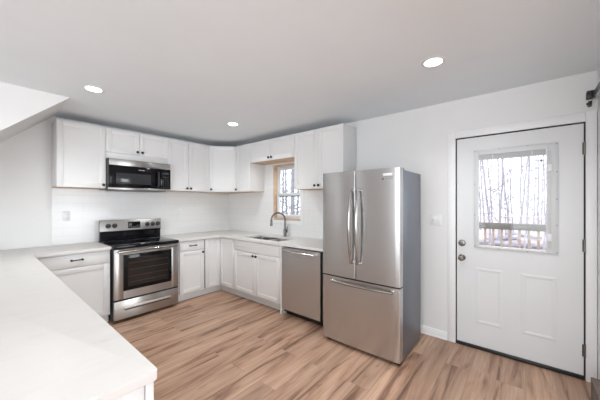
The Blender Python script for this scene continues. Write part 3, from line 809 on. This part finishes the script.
# ------------------------------------------------------------------ outside
b = BM(); box(b, .12, 60, -45, 45, -1.2, -1.15); g = obj('ground', b, ground_m); g['kind'] = 'structure'
b = BM()
yy = -7.0
while yy < -1.9: 
    box(b, .125, 3.42, yy, yy + .137, -.11, -.075); yy += .143
dk = obj('deck_floor', b, deckw_m); dk['kind'] = 'structure'
t = thing('deck_railing', 'pale wooden deck railing seen through the back door glass', 'railing', (3.3, -4.2, -.075))
b = BM(); box(b, -.019, .019, -2.8, 2.3, .985, 1.108, .003); obj('top_rail', b, deckw_m, t)
b = BM(); box(b, -.019, .019, -2.8, 2.3, .06, .15, .003); obj('bottom_rail', b, deckw_m, t)
yb = -1.3825
for i in range(28):
    b = BM(); y_ = -1.795 + i * .132 + 0.0; box(b, .020, .055, y_ - .018 + .0, y_ + .018, .05, 1.09, .002); obj('baluster', b, baluster_m, t)
for y_ in (-2.7, 2.2):
    b = BM(); box(b, -.045, .045, y_ - .045, y_ + .045, 0, 1.10, .003); obj('post', b, deckw_m, t)

rng = random.Random(5)
def tree(x, y, h, r, label, lean=(0, 0), twigs=34, group='bare trees in the woods', bm_=None):
    t = thing('bare_tree', label, 'tree', (x, y, -1.15), 0, group)
    n = 9; P = []; dx = dy = 0
    for i in range(n + 1):
        q = i / n
        P.append(Vector((lean[0] * q + dx, lean[1] * q + dy, h * q)))
        dx += rng.uniform(-.06, .06) * h / 10; dy += rng.uniform(-.06, .06) * h / 10
    b = BM(); tube(b, P, [r * (1 - .85 * i / n) for i in range(n + 1)], 8); obj('trunk', b, bm_ or bark_m, t)
    b = BM()
    def at(q):
        f = q * n; i = min(int(f), n - 1); return P[i].lerp(P[i + 1], f - i)
    for k in range(twigs):
        q = rng.uniform(.10, .98); s = at(q)
        a = rng.uniform(0, 2 * PI); up = rng.uniform(-.1, .9); ln = (1.1 - q) * h * rng.uniform(.10, .26)
        d_ = Vector((math.cos(a), math.sin(a), up)).normalized()
        m_ = s + d_ * ln * .5 + Vector((0, 0, ln * .05)); e_ = s + d_ * ln + Vector((0, 0, ln * .2 * rng.random()))
        rb = max(.0095, r * (1 - .8 * q) * .30)
        tube(b, [s, m_, e_], [rb, rb * .6, rb * .2], 5)
        for j in range(5):
            s2 = s.lerp(e_, rng.uniform(.3, .95)); d2 = (d_ + Vector((rng.uniform(-.8, .8), rng.uniform(-.8, .8), rng.uniform(-.3, .9)))).normalized()
            tube(b, [s2, s2 + d2 * ln * .25, s2 + d2 * ln * .45 + Vector((0, 0, .05))], [rb * .45, rb * .3, rb * .1], 4)
    obj('branches', b, bm_ or bark_m, t)
    return t
# seen through the door (looking from the camera past x=0, y about -4.0..-4.5) and the window
def ray(px, dist):
    a = math.atan((px - 300) / 270.7); h_ = math.radians(39.82) - a
    return (-3.1237 + dist * math.cos(h_), -4.3674 + dist * math.sin(h_))
for i in range(26):
    px = 470 + (556 - 470) * ((i * 0.618) % 1); dist = 14 + 26 * (i / 28.0)
    x, y = ray(px, dist)
    tree(x, y, rng.uniform(9, 14), rng.uniform(.035, .09), 'bare winter tree in the woods seen through the back door glass', (rng.uniform(-.6, .6), rng.uniform(-.8, .8)), 60)
x, y = ray(497, 9.0)
tree(x, y, 4.3, .05, 'thin leaning sapling close behind the deck railing, seen through the door glass', (.3, 2.0), 12, None)
for i in range(10):
    px = 270 + (308 - 270) * ((i * 0.618) % 1); dist = 12 + 16 * (i / 10.0)
    x, y = ray(px, dist)
    tree(x, y, rng.uniform(9, 14), rng.uniform(.06, .13), 'bare winter tree in the woods seen through the kitchen window', (rng.uniform(-.5, .5), rng.uniform(-.6, .6)), 34, 'bare trees behind the kitchen window', bark2_m)
x, y = ray(283, 9.5)
tree(x - .5, y + .3, 6.2, .09, 'leaning forked tree just outside the kitchen window', (2.4, -2.4), 10, None, bark_m)
for i in range(4):
    x, y = ray(482 + i * 21, 20 + 3 * (i % 3)); b = BM(); r0 = .16
    P = [(-1.6, -.9, .0), (0, 0, .05), (1.5, .8, .02)]
    o = obj('fallen_log', tube(b, P, [r0, r0 * .9, r0 * .6], 10), bark_m); o.location = (x, y, -1.02); o.rotation_euler = (0, 0, 1.2 + i)
    tag(o, 'dark fallen log on the leaf-covered ground beyond the deck', 'log', 'fallen logs in the woods')
